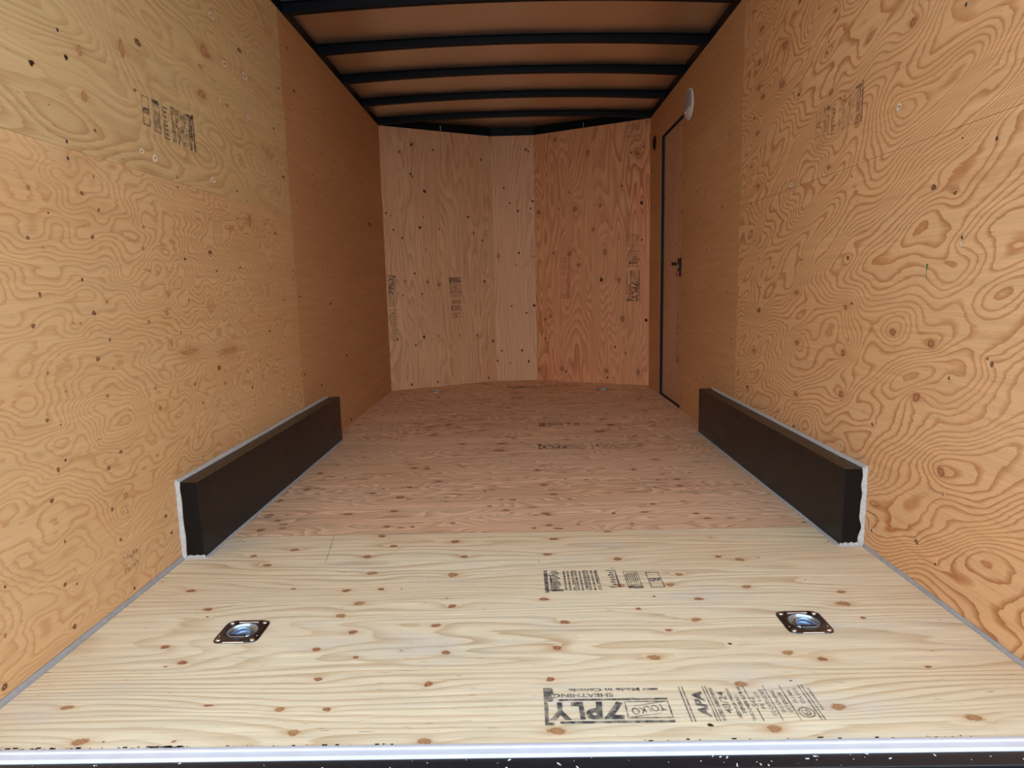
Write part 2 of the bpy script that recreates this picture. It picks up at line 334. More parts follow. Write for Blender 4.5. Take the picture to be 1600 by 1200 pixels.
KN={
'L':'''0.441,1.294,0.0077,0.0067,K 0.558,1.344,0.0068,0.0056,K 0.869,1.487,0.0136,0.0093,D 0.832,1.351,0.0057,0.0039,D 0.48,1.219,0.0019,0.0016,K 0.636,1.2,0.0046,0.0036,D 1.229,1.452,0.0181,0.0104,O 1.307,1.596,0.0089,0.0049,S 1.233,1.542,0.0083,0.0048,S 1.572,1.706,0.0146,0.0073,D 1.428,1.612,0.0196,0.0104,L 1.605,1.624,0.0264,0.013,L 1.353,1.744,0.0213,0.0117,L 1.609,1.473,0.0191,0.0094,L 1.362,1.468,0.0125,0.0068,L 1.419,1.467,0.0098,0.0052,S 0.835,1.191,0.0115,0.008,L 0.899,1.184,0.0144,0.0096,L 1.075,1.137,0.0123,0.0075,L 1.258,1.181,0.0174,0.0098,L 1.013,1.121,0.0046,0.0029,K 1.951,1.306,0.0123,0.0053,K 2.022,1.456,0.0102,0.0044,K 1.876,1.495,0.0093,0.0041,K 1.971,1.686,0.0098,0.0043,K 1.617,1.339,0.0097,0.0047,L 2.121,1.904,0.0107,0.0045,K 2.181,1.734,0.014,0.0057,K 3.629,1.26,0.04,0.0118,D 1.447,1.171,0.0068,0.0036,K 2.009,1.588,0.0202,0.0087,L 0.384,1.026,0.0045,0.0041,S 0.558,1.039,0.0056,0.0046,D 0.615,1.006,0.0045,0.0036,D 0.61,1.085,0.0037,0.0029,S 0.436,0.979,0.0024,0.0021,K 0.365,0.92,0.0044,0.004,D 0.579,0.938,0.0058,0.0047,D 0.806,0.983,0.0038,0.0027,K 1.188,0.935,0.0111,0.0064,D 0.792,0.923,0.0056,0.004,S 1.016,0.904,0.0059,0.0037,K 0.81,0.863,0.0048,0.0033,S 1.224,0.873,0.0058,0.0033,K 0.704,0.955,0.0025,0.0019,K 0.406,0.902,0.0023,0.0021,S 1.432,1.071,0.0068,0.0035,S 1.692,1.075,0.0083,0.0039,S 1.803,1.047,0.0113,0.0051,K 1.417,0.891,0.0068,0.0036,K 1.541,1.074,0.0092,0.0204,O 0.61,1.377,0.0055,0.0115,O 0.609,1.273,0.0083,0.0104,O 0.788,1.444,0.0089,0.0178,O 1.274,1.604,0.0179,0.0178,O 0.379,0.8,0.0051,0.0046,D 0.551,0.754,0.0065,0.0052,D 0.348,0.734,0.0049,0.0046,D 0.607,0.78,0.0046,0.0036,S 0.783,0.721,0.0057,0.004,S 0.546,0.642,0.0065,0.0052,D 0.372,0.629,0.0034,0.0031,S 0.603,0.611,0.0039,0.003,S 0.566,0.546,0.0052,0.0042,S 0.421,0.581,0.0031,0.0027,S 0.781,0.532,0.0048,0.0034,S 1.005,0.512,0.0072,0.0045,S 1.214,0.483,0.0073,0.0041,S 1.178,0.543,0.0127,0.0073,D 0.796,0.473,0.0068,0.0048,S 0.353,0.527,0.0045,0.0041,D 0.392,0.509,0.0024,0.0021,K 1.047,0.444,0.005,0.0031,K 0.594,0.395,0.0055,0.0043,D 0.393,0.427,0.003,0.0027,K 0.367,0.412,0.0052,0.0047,D 0.539,0.367,0.0066,0.0053,D 0.336,0.35,0.005,0.0047,D 0.534,0.261,0.0051,0.0042,D 0.766,0.16,0.0068,0.0048,D 0.787,0.1,0.005,0.0035,K 0.359,0.247,0.0035,0.0032,D 0.554,0.173,0.0045,0.0036,D 0.756,0.343,0.0047,0.0033,O 1.411,0.5,0.0069,0.0036,S 1.441,0.434,0.0071,0.0037,K 2.556,0.731,0.0183,0.0065,K 2.827,0.418,0.0171,0.0056,K 2.303,0.314,0.0129,0.0049,K 2.837,0.023,0.0175,0.0057,K 2.054,0.404,0.011,0.0045,K 2.063,0.776,0.0109,0.0045,K 1.854,0.763,0.0095,0.0042,S 1.655,0.638,0.0083,0.0039,K 0.898,0.797,0.0053,0.0077,O 0.881,0.741,0.0065,0.007,O 0.89,0.652,0.004,0.0113,O 0.594,0.278,0.0079,0.0061,O 0.474,0.733,0.0033,0.0028,O 0.499,0.731,0.0034,0.0028,O 0.991,0.617,0.04,0.0052,O 1.278,0.594,0.04,0.0068,O 0.182,0.223,0.0024,0.0025,K 0.342,0.151,0.0046,0.0042,D 0.166,0.128,0.0035,0.0037,S 0.355,0.043,0.0063,0.0057,D 0.147,0.029,0.0064,0.0068,D 0.38,0.135,0.0024,0.0022,K 0.587,0.024,0.0043,0.0033,K 0.497,0.058,0.0038,0.0031,L''',
'R':'''0.75,1.439,0.0153,0.0107,S 1.576,1.672,0.0257,0.0123,S 1.181,1.636,0.0118,0.0066,S 1.825,1.821,0.0198,0.0086,S 1.925,1.925,0.0141,0.0059,S 1.841,1.695,0.0179,0.0077,S 1.59,1.536,0.0224,0.0107,S 1.835,1.596,0.0201,0.0088,S 1.787,1.546,0.0195,0.0086,S 1.435,1.455,0.0116,0.0059,D 1.185,1.393,0.0134,0.0076,S 1.226,1.526,0.0096,0.0053,S 1.192,1.346,0.0081,0.0046,S 1.838,1.414,0.0181,0.0079,S 1.878,1.484,0.0093,0.004,K 1.813,1.195,0.0158,0.007,S 1.176,1.158,0.0108,0.0061,S 0.792,1.244,0.0127,0.0087,L 0.423,1.236,0.004,0.0034,L 0.62,1.011,0.009,0.0069,D 0.538,0.987,0.0054,0.0044,D 1.022,0.86,0.0095,0.0059,D 1.358,0.869,0.0081,0.0043,S 1.472,1.148,0.0174,0.0088,L 0.503,0.868,0.0053,0.0044,L 1.898,1.289,0.0119,0.0051,S 1.781,1.08,0.0066,0.003,K 3.078,1.448,0.0235,0.0071,L 3.106,1.233,0.0192,0.0058,K 1.456,1.776,0.0083,0.0041,K 0.527,1.106,0.0027,0.0022,K 1.387,0.751,0.0133,0.007,S 1.759,0.674,0.0178,0.0081,D 1.021,0.708,0.0108,0.0067,S 0.985,0.72,0.0058,0.0036,K 1.364,0.569,0.0148,0.0079,S 1.021,0.565,0.0145,0.009,S 1.8,0.497,0.0162,0.0073,S 1.356,0.378,0.0133,0.0071,S 1.021,0.432,0.0147,0.0092,S 0.756,0.647,0.0128,0.0091,S 0.588,0.63,0.0127,0.0101,S 0.632,0.488,0.0144,0.0111,S 0.514,0.323,0.0127,0.0105,S 0.589,0.114,0.0071,0.0056,D 0.51,0.088,0.0036,0.003,K 0.375,0.604,0.0057,0.0052,D 0.389,0.614,0.0035,0.0031,D 0.509,0.552,0.0041,0.0034,L 0.549,0.453,0.0051,0.0041,L 0.831,0.375,0.0051,0.0035,K 1.867,0.328,0.0122,0.0054,K 1.365,0.255,0.0084,0.0045,K 0.798,0.066,0.007,0.0049,L 1.002,0.274,0.0073,0.0046,L 2.109,0.524,0.0085,0.0035,K''',
'B1':'''0.256,1.918,0.0096,0.011,K 0.158,1.856,0.0063,0.0073,K 0.436,1.891,0.0066,0.0075,K 0.24,1.695,0.0081,0.0093,K 0.255,1.678,0.0065,0.0075,K 0.35,1.57,0.0116,0.0132,K 0.298,1.288,0.0099,0.0115,K 0.026,1.393,0.0063,0.0074,K 0.064,1.372,0.0047,0.0056,K 0.079,1.266,0.0063,0.0075,K 0.149,1.205,0.0064,0.0076,K 0.332,1.371,0.005,0.0057,K 0.462,1.278,0.0051,0.0058,K 0.722,1.382,0.0089,0.0099,K 0.853,1.845,0.0072,0.0078,K 0.952,1.914,0.0073,0.0078,K 0.945,1.678,0.0073,0.0079,K 0.768,1.255,0.0072,0.008,K 0.845,1.196,0.0073,0.008,K 0.342,1.116,0.005,0.0058,K 0.238,0.928,0.0066,0.0077,K 0.155,0.865,0.0081,0.0096,S 0.345,0.859,0.0101,0.0118,S 0.444,0.837,0.012,0.0139,S 0.855,0.857,0.0092,0.0102,K 0.295,0.765,0.0067,0.0078,K 0.133,0.756,0.0049,0.0058,K 0.073,0.413,0.0065,0.0078,K 0.294,0.418,0.0101,0.012,K 0.422,0.418,0.0069,0.0081,S 0.608,0.412,0.0053,0.0062,S 0.771,0.403,0.0073,0.0083,K 0.221,0.355,0.0067,0.008,K 0.527,0.326,0.0053,0.0061,S 0.92,0.348,0.0094,0.0106,K 0.171,0.037,0.0083,0.0101,K 0.399,0.037,0.0069,0.0082,K 0.871,0.032,0.0075,0.0085,K 0.955,0.652,0.0056,0.0063,K''',
'B2':'''0.292,1.925,0.0081,0.0097,K 0.312,1.909,0.0065,0.0078,K 0.102,1.62,0.0066,0.0079,K 0.15,1.499,0.0066,0.008,K 0.215,1.434,0.0082,0.01,K 0.339,1.511,0.0082,0.01,K 0.322,1.451,0.0066,0.008,K 0.044,1.068,0.01,0.0122,S 0.217,1.088,0.0083,0.0102,K 0.194,0.989,0.005,0.0061,K 0.145,0.642,0.0067,0.0083,K 0.272,0.583,0.0067,0.0084,K 0.338,0.644,0.0101,0.0125,K 0.051,0.261,0.0068,0.0085,K 0.227,0.261,0.0085,0.0106,K 0.013,0.176,0.0068,0.0086,K 0.123,0.152,0.0051,0.0064,K 0.283,0.164,0.0085,0.0107,K''',
'B3':'''0.196,1.978,0.0104,0.0114,S 0.476,1.844,0.0149,0.0168,S 0.886,1.794,0.0139,0.0163,S 0.834,1.806,0.0062,0.0073,K 0.93,1.838,0.0061,0.0072,K 0.762,1.564,0.0064,0.0074,K 0.363,1.419,0.0154,0.0174,S 0.579,1.431,0.0115,0.0133,S 0.917,1.423,0.0124,0.0147,K 0.038,1.414,0.0145,0.0159,S 0.226,1.429,0.007,0.0078,S 0.315,1.552,0.0069,0.0077,S 0.166,1.076,0.0107,0.012,S 0.311,1.063,0.0157,0.0179,S 0.618,1.063,0.0166,0.0193,S 0.609,1.127,0.005,0.0058,S 0.391,0.97,0.0138,0.0158,S 0.588,0.846,0.0134,0.0157,K 0.737,0.838,0.013,0.0155,S 0.084,0.525,0.0111,0.0125,S 0.135,0.554,0.011,0.0124,S 0.766,0.53,0.0164,0.0196,S 0.959,0.52,0.0111,0.0135,K 0.084,0.359,0.0074,0.0084,K 0.702,0.303,0.0067,0.008,K 0.793,0.253,0.0082,0.0099,S 0.018,0.09,0.0151,0.0172,S 0.233,0.109,0.0145,0.0168,S 0.271,0.083,0.0072,0.0084,K 0.628,0.103,0.0153,0.0183,S 0.639,0.048,0.0068,0.0082,K 0.897,0.104,0.0146,0.0179,S 0.921,1.144,0.0063,0.0075,K 0.52,1.248,0.0117,0.0135,S''',
'F':'''-0.797,0.022,0.0141,0.0093,O -0.417,0.039,0.0106,0.0086,O -0.174,0.012,0.0114,0.0082,O -0.89,0.121,0.0103,0.0069,O -0.467,0.106,0.01,0.0067,O -0.375,0.104,0.0087,0.0067,S -0.612,0.121,0.0089,0.0039,D -0.191,0.18,0.0104,0.0097,S -0.422,0.202,0.0094,0.0067,S -0.74,0.27,0.01,0.0086,S -0.813,0.335,0.0104,0.0081,S -0.461,0.315,0.0116,0.0079,S -0.168,0.294,0.0099,0.0089,S -0.205,0.411,0.0123,0.0089,S -0.397,0.387,0.0122,0.0087,S -0.447,0.465,0.0112,0.0096,O -0.417,0.528,0.0116,0.0103,O -0.176,0.505,0.0114,0.01,S -0.798,0.509,0.0133,0.0084,S -0.895,0.615,0.0124,0.0095,S -0.469,0.601,0.0122,0.0094,S -0.377,0.605,0.0104,0.0075,S -0.616,0.616,0.007,0.0057,D -0.424,0.706,0.0129,0.0105,O -0.192,0.686,0.0144,0.0123,O -0.748,0.772,0.0135,0.0091,S -0.817,0.842,0.01,0.0097,S -0.706,0.884,0.0142,0.0101,S -0.464,0.822,0.0137,0.0119,S -0.4,0.9,0.0122,0.0103,S -0.626,0.02,0.0047,0.0033,S -0.364,0.281,0.0071,0.005,S 0.818,0.054,0.0136,0.0096,O 0.591,0.09,0.0118,0.0102,O 0.45,0.032,0.0124,0.0093,O 0.061,0.034,0.0149,0.0094,O 0.435,0.165,0.0113,0.0094,O 0.057,0.19,0.0104,0.0076,S 0.283,0.263,0.0136,0.0097,O 0.634,0.247,0.0106,0.0083,S 0.572,0.273,0.0108,0.0086,O 0.078,0.306,0.0113,0.009,S 0.102,0.417,0.0122,0.009,S 0.414,0.419,0.0105,0.009,O 0.339,0.373,0.0102,0.0056,S 0.795,0.485,0.0155,0.0113,O 0.82,0.547,0.0096,0.0087,O 0.807,0.415,0.0074,0.0059,S 0.288,0.476,0.0078,0.0064,D 0.449,0.522,0.0112,0.0085,S 0.591,0.584,0.0116,0.0091,O 0.434,0.665,0.0104,0.008,O 0.057,0.534,0.0131,0.0086,S 0.078,0.816,0.0134,0.0094,S 0.282,0.774,0.013,0.0113,S 0.631,0.755,0.0109,0.011,O 0.576,0.778,0.0092,0.009,S 0.834,0.213,0.0077,0.0045,D 0.46,0.312,0.0056,0.0039,D 0.34,0.539,0.0049,0.0035,D 0.396,0.603,0.0101,0.0093,O 0.264,0.604,0.0102,0.0093,O 0.339,0.044,0.0057,0.0052,D 1.151,0.799,0.0109,0.0092,S -0.464,0.825,0.0147,0.0125,S -0.403,0.903,0.0137,0.0116,S -0.209,0.929,0.0153,0.0119,S -0.17,0.81,0.0115,0.0106,S -0.702,0.882,0.0137,0.0114,S -0.747,0.776,0.0116,0.0102,S -0.189,0.69,0.0149,0.0093,S 0.103,0.934,0.0137,0.0099,S 0.079,0.817,0.0158,0.0106,O 0.282,0.994,0.0124,0.0105,O -0.454,0.985,0.0127,0.0105,S -0.881,1.059,0.0133,0.0135,S -0.856,1.149,0.0104,0.0097,S -0.905,1.208,0.0125,0.0102,S -0.621,1.203,0.0141,0.0102,S -0.461,1.225,0.0159,0.0103,S -0.456,1.071,0.0116,0.0113,S 0.095,1.057,0.0113,0.0111,S 0.044,1.033,0.008,0.0087,D 0.096,1.16,0.0101,0.0098,S -0.055,1.213,0.0121,0.0102,S -0.46,1.075,0.0132,0.0121,S -0.461,1.218,0.0141,0.0103,S -0.609,1.209,0.0165,0.0136,S -0.478,1.798,0.0146,0.016,D -0.418,1.783,0.0145,0.0158,D 0.075,1.723,0.014,0.0151,S 0.095,1.511,0.0155,0.013,S -0.467,1.382,0.0176,0.0157,S -0.061,1.213,0.0115,0.0102,S 0.087,1.172,0.0135,0.0099,S 0.482,1.252,0.0115,0.0105,S 0.492,1.709,0.011,0.0149,D 0.641,1.551,0.0129,0.0133,D 0.441,2.473,0.0314,0.024,D 0.525,2.634,0.0254,0.0262,D -0.092,2.227,0.0265,0.0209,S -0.104,2.088,0.0254,0.0192,S -0.524,2.674,0.0228,0.0179,S -0.428,2.736,0.0192,0.0185,S -0.452,1.511,0.0132,0.013,S -0.586,1.44,0.0129,0.0123,S -0.343,1.584,0.0135,0.0137,S 0.127,1.385,0.0148,0.0118,S 0.635,1.095,0.0128,0.0092,S 0.61,1.144,0.0109,0.0096,S 0.633,1.464,0.0125,0.0125,S 0.62,1.859,0.0144,0.011,S -0.869,1.507,0.0107,0.0173,S -0.93,1.37,0.0102,0.0156,S -0.887,1.739,0.0116,0.0154,S -0.299,2.238,0.0167,0.014,S -0.218,2.559,0.0182,0.0168,S''',
}


def parse(k, flip=False):
    out = []
    for it in KN[k].split():
        a = it.split(',')
        out.append(((-1 if flip else 1)*float(a[0]), float(a[1]), float(a[2]), float(a[3]), a[4]))
    keep = []
    for k_ in out:                       # a knot noted twice is one knot
        if all((k_[0]-q_[0])**2 + (k_[1]-q_[1])**2 > max(.010, .6*(k_[2]+q_[2]))**2 for q_ in keep): keep.append(k_)
    return keep

def rand_knots(rect, n, grain, r=(0.003, 0.007), seed=0, types='KKDSS', stretch=1.7):
    R_ = random.Random(seed); out = []
    for _ in range(n):
        a = R_.uniform(*r); b_ = a*R_.uniform(1.0, stretch)
        out.append((R_.uniform(rect[0]+.02, rect[1]-.02), R_.uniform(rect[2]+.02, rect[3]-.02), b_ if grain == 'u' else a, a if grain == 'u' else b_, R_.choice(types)))
    return out

TY = {'K': 0.0, 'D': 0.2, 'S': 0.4, 'O': 0.66, 'L': 1.0}
def panel(name, fr, rect, mat, parent, knots=(), grain='u', drift=3.0, amp=5.0, Ls=0.6, Lt=0.25, kamp=2.5, step=0.012, seed=0,
          holes=(), discs=(), thick=0.012, kreach=3.0, tilt=0.0, warp=0.0, label=None, halo=0.8, kscale=1.35):
    u0, u1, v0, v1 = rect
    def axis(a, b, extra):
        br = sorted({a, b, *[x for x in extra if a < x < b]})
        L_ = []
        for p, q in zip(br, br[1:]):
            n = max(1, int(round((q-p)/step))); L_ += list(np.linspace(p, q, n, endpoint=False))
        return np.array(L_ + [b])
    us = axis(u0, u1, [x for h in holes for x in h[:2]]); vs = axis(v0, v1, [x for h in holes for x in h[2:]])
    U, V = np.meshgrid(us, vs)                       # rows are v
    S, T = (U, V) if grain == 'u' else (V, U)
    ws = S + 0*T
    wt = T + tilt*S
    if warp:
        wt = wt + warp*grf(S/0.5, T/0.5, seed=seed+91)
    Fd = drift*wt + amp*grf(ws/Ls, wt/Lt, seed=seed) + 0.28*amp*grf(ws/(Ls*.3), wt/(Lt*.3), seed=seed+3)
    Hd = np.zeros_like(Fd)
    for (ku, kv, ru, rv, ty) in knots:
        if not (u0-0.15 < ku < u1+0.15 and v0-0.15 < kv < v1+0.15): continue
        ks, kt, rs, rt = (ku, kv, ru, rv) if grain == 'u' else (kv, ku, rv, ru)
        rr = max(0.5*(rs+rt), 0.004)
        d = np.sqrt(((S-ks)/(rr*kreach*1.9))**2 + ((T-kt)/(rr*kreach))**2)
        sz = min(rr/0.010, 1.6)
        Fd += kamp*sz*np.exp(-d*1.0)
        if ty in 'SOL':
            Hd += halo*min(sz, 1)*{'S': 0.8, 'O': 1.0, 'L': 0.35}[ty]*np.exp(-((S-ks)/(rr*3.2))**2 - ((T-kt)/(rr*1.3))**2)
    nu, nv = len(us), len(vs)
    o = np.array(fr.o); Uv = np.array(fr.U); Vv = np.array(fr.V); nn = np.array(fr.n)
    P = o + U.reshape(-1,1)*Uv + V.reshape(-1,1)*Vv
    verts = P.tolist()
    faces = []
    uc = 0.5*(us[1:]+us[:-1]); vc = 0.5*(vs[1:]+vs[:-1])
    for jv in range(nv-1):
        for iu in range(nu-1):
            a, b_ = uc[iu], vc[jv]
            if any(h[0] < a < h[1] and h[2] < b_ < h[3] for h in holes): continue
            if any((a-c[0])**2 + (b_-c[1])**2 < c[2]**2 for c in discs): continue
            k = jv*nu + iu
            faces.append((k, k+1, k+nu+1, k+nu))
    ng = len(verts); nf = len(faces)
    # edges of the sheet down to its back
    def q(u, v, h): return (o + u*Uv + v*Vv + h*nn).tolist()
    base = len(verts)
    loops = [[(u0,v0),(u1,v0),(u1,v1),(u0,v1)]]
    for h in holes:
        loops.append([(max(h[0],u0),max(h[2],v0)),(max(h[0],u0),min(h[3],v1)),(min(h[1],u1),min(h[3],v1)),(min(h[1],u1),max(h[2],v0))])
    for lp in loops:
        b0 = len(verts)
        for (u, v) in lp: verts.append(q(u, v, 0)); verts.append(q(u, v, -thick))
        for i in range(4):
            a1 = b0+2*i; a2 = b0+2*((i+1) % 4); faces.append((a1, a1+1, a2+1, a2))
    nk0 = len(verts)
    ring, halo_, gcx = Fd.reshape(-1), np.clip(Hd.reshape(-1), 0, 1), None
    kr = [0.0]*nk0; kt_ = [0.0]*nk0; kf0 = len(faces)
    for i, (ku, kv, ru, rv, ty) in enumerate(knots):
        if not (u0+ru*.3 < ku < u1-ru*.3 and v0+rv*.3 < kv < v1-rv*.3): continue
        ru *= kscale; rv *= kscale
        if ty == 'O' : ru *= 1.15; rv *= 1.1
        b0 = len(verts); verts.append(q(ku, kv, 0.0006)); kr.append(0.0); kt_.append(TY[ty])
        n = 18; ph = (i*37 % 10)/10
        rings = [0.35, 0.7, 1.0]
        for f_ in rings:
            for m_ in range(n):
                th = 2*math.pi*m_/n; w_ = 1 + 0.10*math.sin(2*th+ph*6) + 0.07*math.sin(3*th+ph*9)
                uu = min(max(ku+ru*f_*w_*math.cos(th), u0), u1); vv = min(max(kv+rv*f_*w_*math.sin(th), v0), v1)
                verts.append(q(uu, vv, 0.0006)); kr.append(f_); kt_.append(TY[ty])
        for m_ in range(n): faces.append((b0, b0+1+m_, b0+1+(m_+1) % n))
        for z_ in range(2):
            for m_ in range(n):
                a1 = b0+1+z_*n+m_; a2 = b0+1+z_*n+(m_+1) % n; faces.append((a1, a1+n, a2+n, a2))
    me = bpy.data.meshes.new(name); me.from_pydata(verts, [], faces)
    nvt = len(verts)
    def fl(nm, arr):
        at = me.attributes.new(nm, 'FLOAT', 'POINT'); x = np.zeros(nvt, dtype=np.float32); x[:len(arr)] = arr; at.data.foreach_set('value', x)
    fl('ring', ring); fl('halo', halo_); fl('kr', np.array(kr)); fl('kt', np.array(kt_))
    g = np.zeros((nvt, 3), dtype=np.float32)
    g[:ng, 0] = S.reshape(-1); g[:ng, 1] = T.reshape(-1); g[:, 2] = seed*3.7
    at = me.attributes.new('gc', 'FLOAT_VECTOR', 'POINT'); at.data.foreach_set('vector', g.reshape(-1))
    mi = np.zeros(len(faces), dtype=np.int32); mi[nf:kf0] = 1; mi[kf0:] = 2
    me.polygons.foreach_set('material_index', mi)
    me.update()
    ob = bpy.data.objects.new(name, me); COL.objects.link(ob)
    for m_ in (mat, EDGE, KNOT): me.materials.append(m_)
    ob.parent = parent
    if label: ob['label'] = label
    return ob

def strip_root(name, pts, z0, z1, mat=None):
    bm = bmesh.new(); prism(bm, pts, z0, z1)
    return bm_obj(name, bm, mat or STEEL_BACK, kind='structure')
# ------------------------------------------------------------------ printed stamps
_tc = {}
def glyphs(s, bold=0.0):
    key = (s, bold)
    if key in _tc: return _tc[key]
    cu = bpy.data.curves.new('lettering', 'FONT'); cu.body = s; cu.size = 1.0; cu.offset = bold; cu.resolution_u = 3
    ob = bpy.data.objects.new('lettering', cu); COL.objects.link(ob)
    dg = bpy.context.evaluated_depsgraph_get(); dg.update()
    me = ob.evaluated_get(dg).to_mesh()
    vs = [(v.co.x, v.co.y) for v in me.vertices]; fs = [tuple(p.vertices) for p in me.polygons]
    ob.evaluated_get(dg).to_mesh_clear()
    bpy.data.objects.remove(ob); bpy.data.curves.remove(cu)
    x0 = min(v[0] for v in vs); x1 = max(v[0] for v in vs); y0 = min(v[1] for v in vs); y1 = max(v[1] for v in vs)
    vs = [((x-x0)/(x1-x0), (y-y0)/(y1-y0)) for x, y in vs]
    _tc[key] = (vs, fs); return _tc[key]

class Stamp:
    def __init__(s): s.v = []; s.f = []
    def poly(s, pts):
        b = len(s.v); s.v += pts; s.f.append(tuple(range(b, b+len(pts))))
    def rect(s, x0, x1, y0, y1, rot=0.0):
        c, d = math.cos(rot), math.sin(rot); cx, cy_ = (x0+x1)/2, (y0+y1)/2
        s.poly([(cx+(x-cx)*c-(y-cy_)*d, cy_+(x-cx)*d+(y-cy_)*c) for x, y in ((x0,y0),(x1,y0),(x1,y1),(x0,y1))])
    def frame(s, x0, x1, y0, y1, w=0.0022):
        s.rect(x0,x1,y0,y0+w); s.rect(x0,x1,y1-w,y1); s.rect(x0,x0+w,y0+w,y1-w); s.rect(x1-w,x1,y0+w,y1-w)
    def text(s, t, x0, x1, y0, y1, bold=0.02, rot=0.0, shear=0.0):
        vs, fs = glyphs(t, bold); b = len(s.v); c, d = math.cos(rot), math.sin(rot); cx, cy_ = (x0+x1)/2, (y0+y1)/2
        for u, w in vs:
            x = x0+(x1-x0)*u + shear*(w-.5)*(y1-y0); y = y0+(y1-y0)*w
            s.v.append((cx+(x-cx)*c-(y-cy_)*d, cy_+(x-cx)*d+(y-cy_)*c))
        s.f += [tuple(i+b for i in f) for f in fs]
    def ringm(s, cx, cy_, r, w=0.002, n=24):
        for i in range(n):
            a, b = 2*math.pi*i/n, 2*math.pi*(i+1)/n
            s.poly([(cx+r*math.cos(a), cy_+r*math.sin(a)), (cx+r*math.cos(b), cy_+r*math.sin(b)), (cx+(r-w)*math.cos(b), cy_+(r-w)*math.sin(b)), (cx+(r-w)*math.cos(a), cy_+(r-w)*math.sin(a))])
    def add(s, o, fn):
        b = len(s.v); s.v += [fn(x, y) for x, y in o.v]; s.f += [tuple(i+b for i in f) for f in o.f]

def brand_stamp():
    s = Stamp()
    s.text('Made in Canada', .050, .190, .004, .014, .03); s.rect(.014, .044, .006, .012)
    s.text('SHEATHING', .104, .222, .020, .032, .03)
    s.rect(.002, .212, .037, .0425)
    s.frame(.002, .087, .046, .096, .0028)
    s.text('TOLKO', .012, .077, .061, .080, .01, rot=0.20)
    s.rect(.010, .070, .0535, .0550, rot=0.20); s.rect(.020, .082, .0865, .0880, rot=0.20)
    s.text('7', .090, .129, .046, .098, .05, shear=.12); s.text('P', .131, .162, .046, .098, .05, shear=.08)
    s.text('L', .165, .189, .046, .098, .05); s.text('Y', .190, .231, .046, .098, .05)
    s.rect(.002, .212, .102, .1085)
    R_ = random.Random(3)
    for i in range(26):
        y = .001+i*.0043
        if .042 < y < .1: s.rect(.2315+R_.random()*.002, .2400, y, y+.0038)
        else: s.rect(.224-R_.random()*.006, .2400, y, y+.0040)
    g = Stamp()
    for p in (.006, .0125): g.rect(0, .106, -p-.0012, -p+.0012)
    g.text('APA', .014, .092, -.046, -.025, .05, shear=.3)
    for p in (.0525, .058): g.rect(0, .106, -p-.001, -p+.001)
    g.text('RATED SHEATHING', .002, .100, -.0700, -.0625, .045)
    g.text('48/24', .022, .088, -.0890, -.0745, .01)
    g.text('SIZED FOR SPACING', .008, .096, -.1010, -.0945, .045)
    g.text('EXPOSURE 1', .022, .078, -.1130, -.1055, .045)
    g.text('THICKNESS 0.578 IN', .000, .102, -.1250, -.1180, .045)
    g.rect(.070, .106, -.1330, -.1312); g.text('542', .040, .070, -.1415, -.1300, .02); g.rect(.0, .036, -.1375, -.1355)
    g.text('PS 1-09', .034, .084, -.1530, -.1455, .02)
    g.text('1/2 CATEGORY', .014, .094, -.1665, -.1585, .02)
    g.rect(0, .106, -.1725, -.1703)
    g.text('SHEATHING', .022, .088, -.1860, -.1790, .02); g.text('EXTERIOR', .022, .084, -.1985, -.1910, .02)
    g.rect(0, .106, -.2050, -.2028)
    g.text('18.5 MM', .050, .090, -.2190, -.2120, .02); g.text('CSA 0121', .048, .094, -.2330, -.2255, .02)
    g.ringm(.022, -.2230, .0150, .0024); g.text('C', .012, .030, -.2310, -.2150, .03, rot=.3); g.rect(.018, .028, -.2245, -.2215)
    for p in (.2415, .2480): g.rect(0, .106, -p-.0011, -p+.0011)
    for k in range(12): g.rect(.030+k*.0056, .0335+k*.0056, -.2590, -.2545)
    s.add(g, lambda x, y: (-.022 + y, .108 - x))
    return s

def mill_stamp(seed=1, dense=1.0):
    s = Stamp(); R_ = random.Random(seed)
    s.frame(0, .036, .018, .095, .0030); s.text('B', .010, .028, .042, .072, .03, rot=math.pi/2)
    s.rect(.055, .094, .086, .098); s.frame(.056, .094, .012, .082, .0022)
    for k in range(6): s.rect(.061+k*.0052, .0635+k*.0052, .018+R_.random()*.008, .074-R_.random()*.01)
    s.rect(.112, .117, .004, .092); s.rect(.117, .140, .088, .092); s.rect(.117, .140, .004, .008)
    for k in range(6): s.rect(.121, .136-R_.random()*.006, .014+k*.012, .021+k*.012)
    for c in range(9):
        x = .162+c*.0105
        if c % 3 == 0: s.rect(x, x+.0018, .0, .106)
        y = .004
        while y < .100:
            h = R_.uniform(.004, .013)
            if R_.random() < .82*dense: s.rect(x+.003, x+.0085, y, min(y+h, .104))
            y += h + R_.uniform(.0012, .003)
    s.rect(.258, .300, .098, .106)
    for k in range(14):
        y = .002+k*.0075
        s.rect(.262+R_.random()*.008, .282+R_.random()*.012, y, y+.0052)
    s.rect(.296, .306, .0, .112); s.rect(.286, .291, .03, .10)
    return s

BR = brand_stamp()
def put(st, name, fr, parent, ox, oy, rot=0, sx=1.0, sy=1.0, mat=None, label=None, h=0.0011):
    c, d = round(math.cos(math.radians(rot))), round(math.sin(math.radians(rot)))
    vs = []
    for x, y in st.v:
        x *= sx; y *= sy
        vs.append(tuple(fr.p(ox + x*c - y*d, oy + x*d + y*c, h)))
    me = bpy.data.meshes.new(name); me.from_pydata(vs, [], st.f); me.update()
    return link(name, me, mat or INK, parent, label=label)

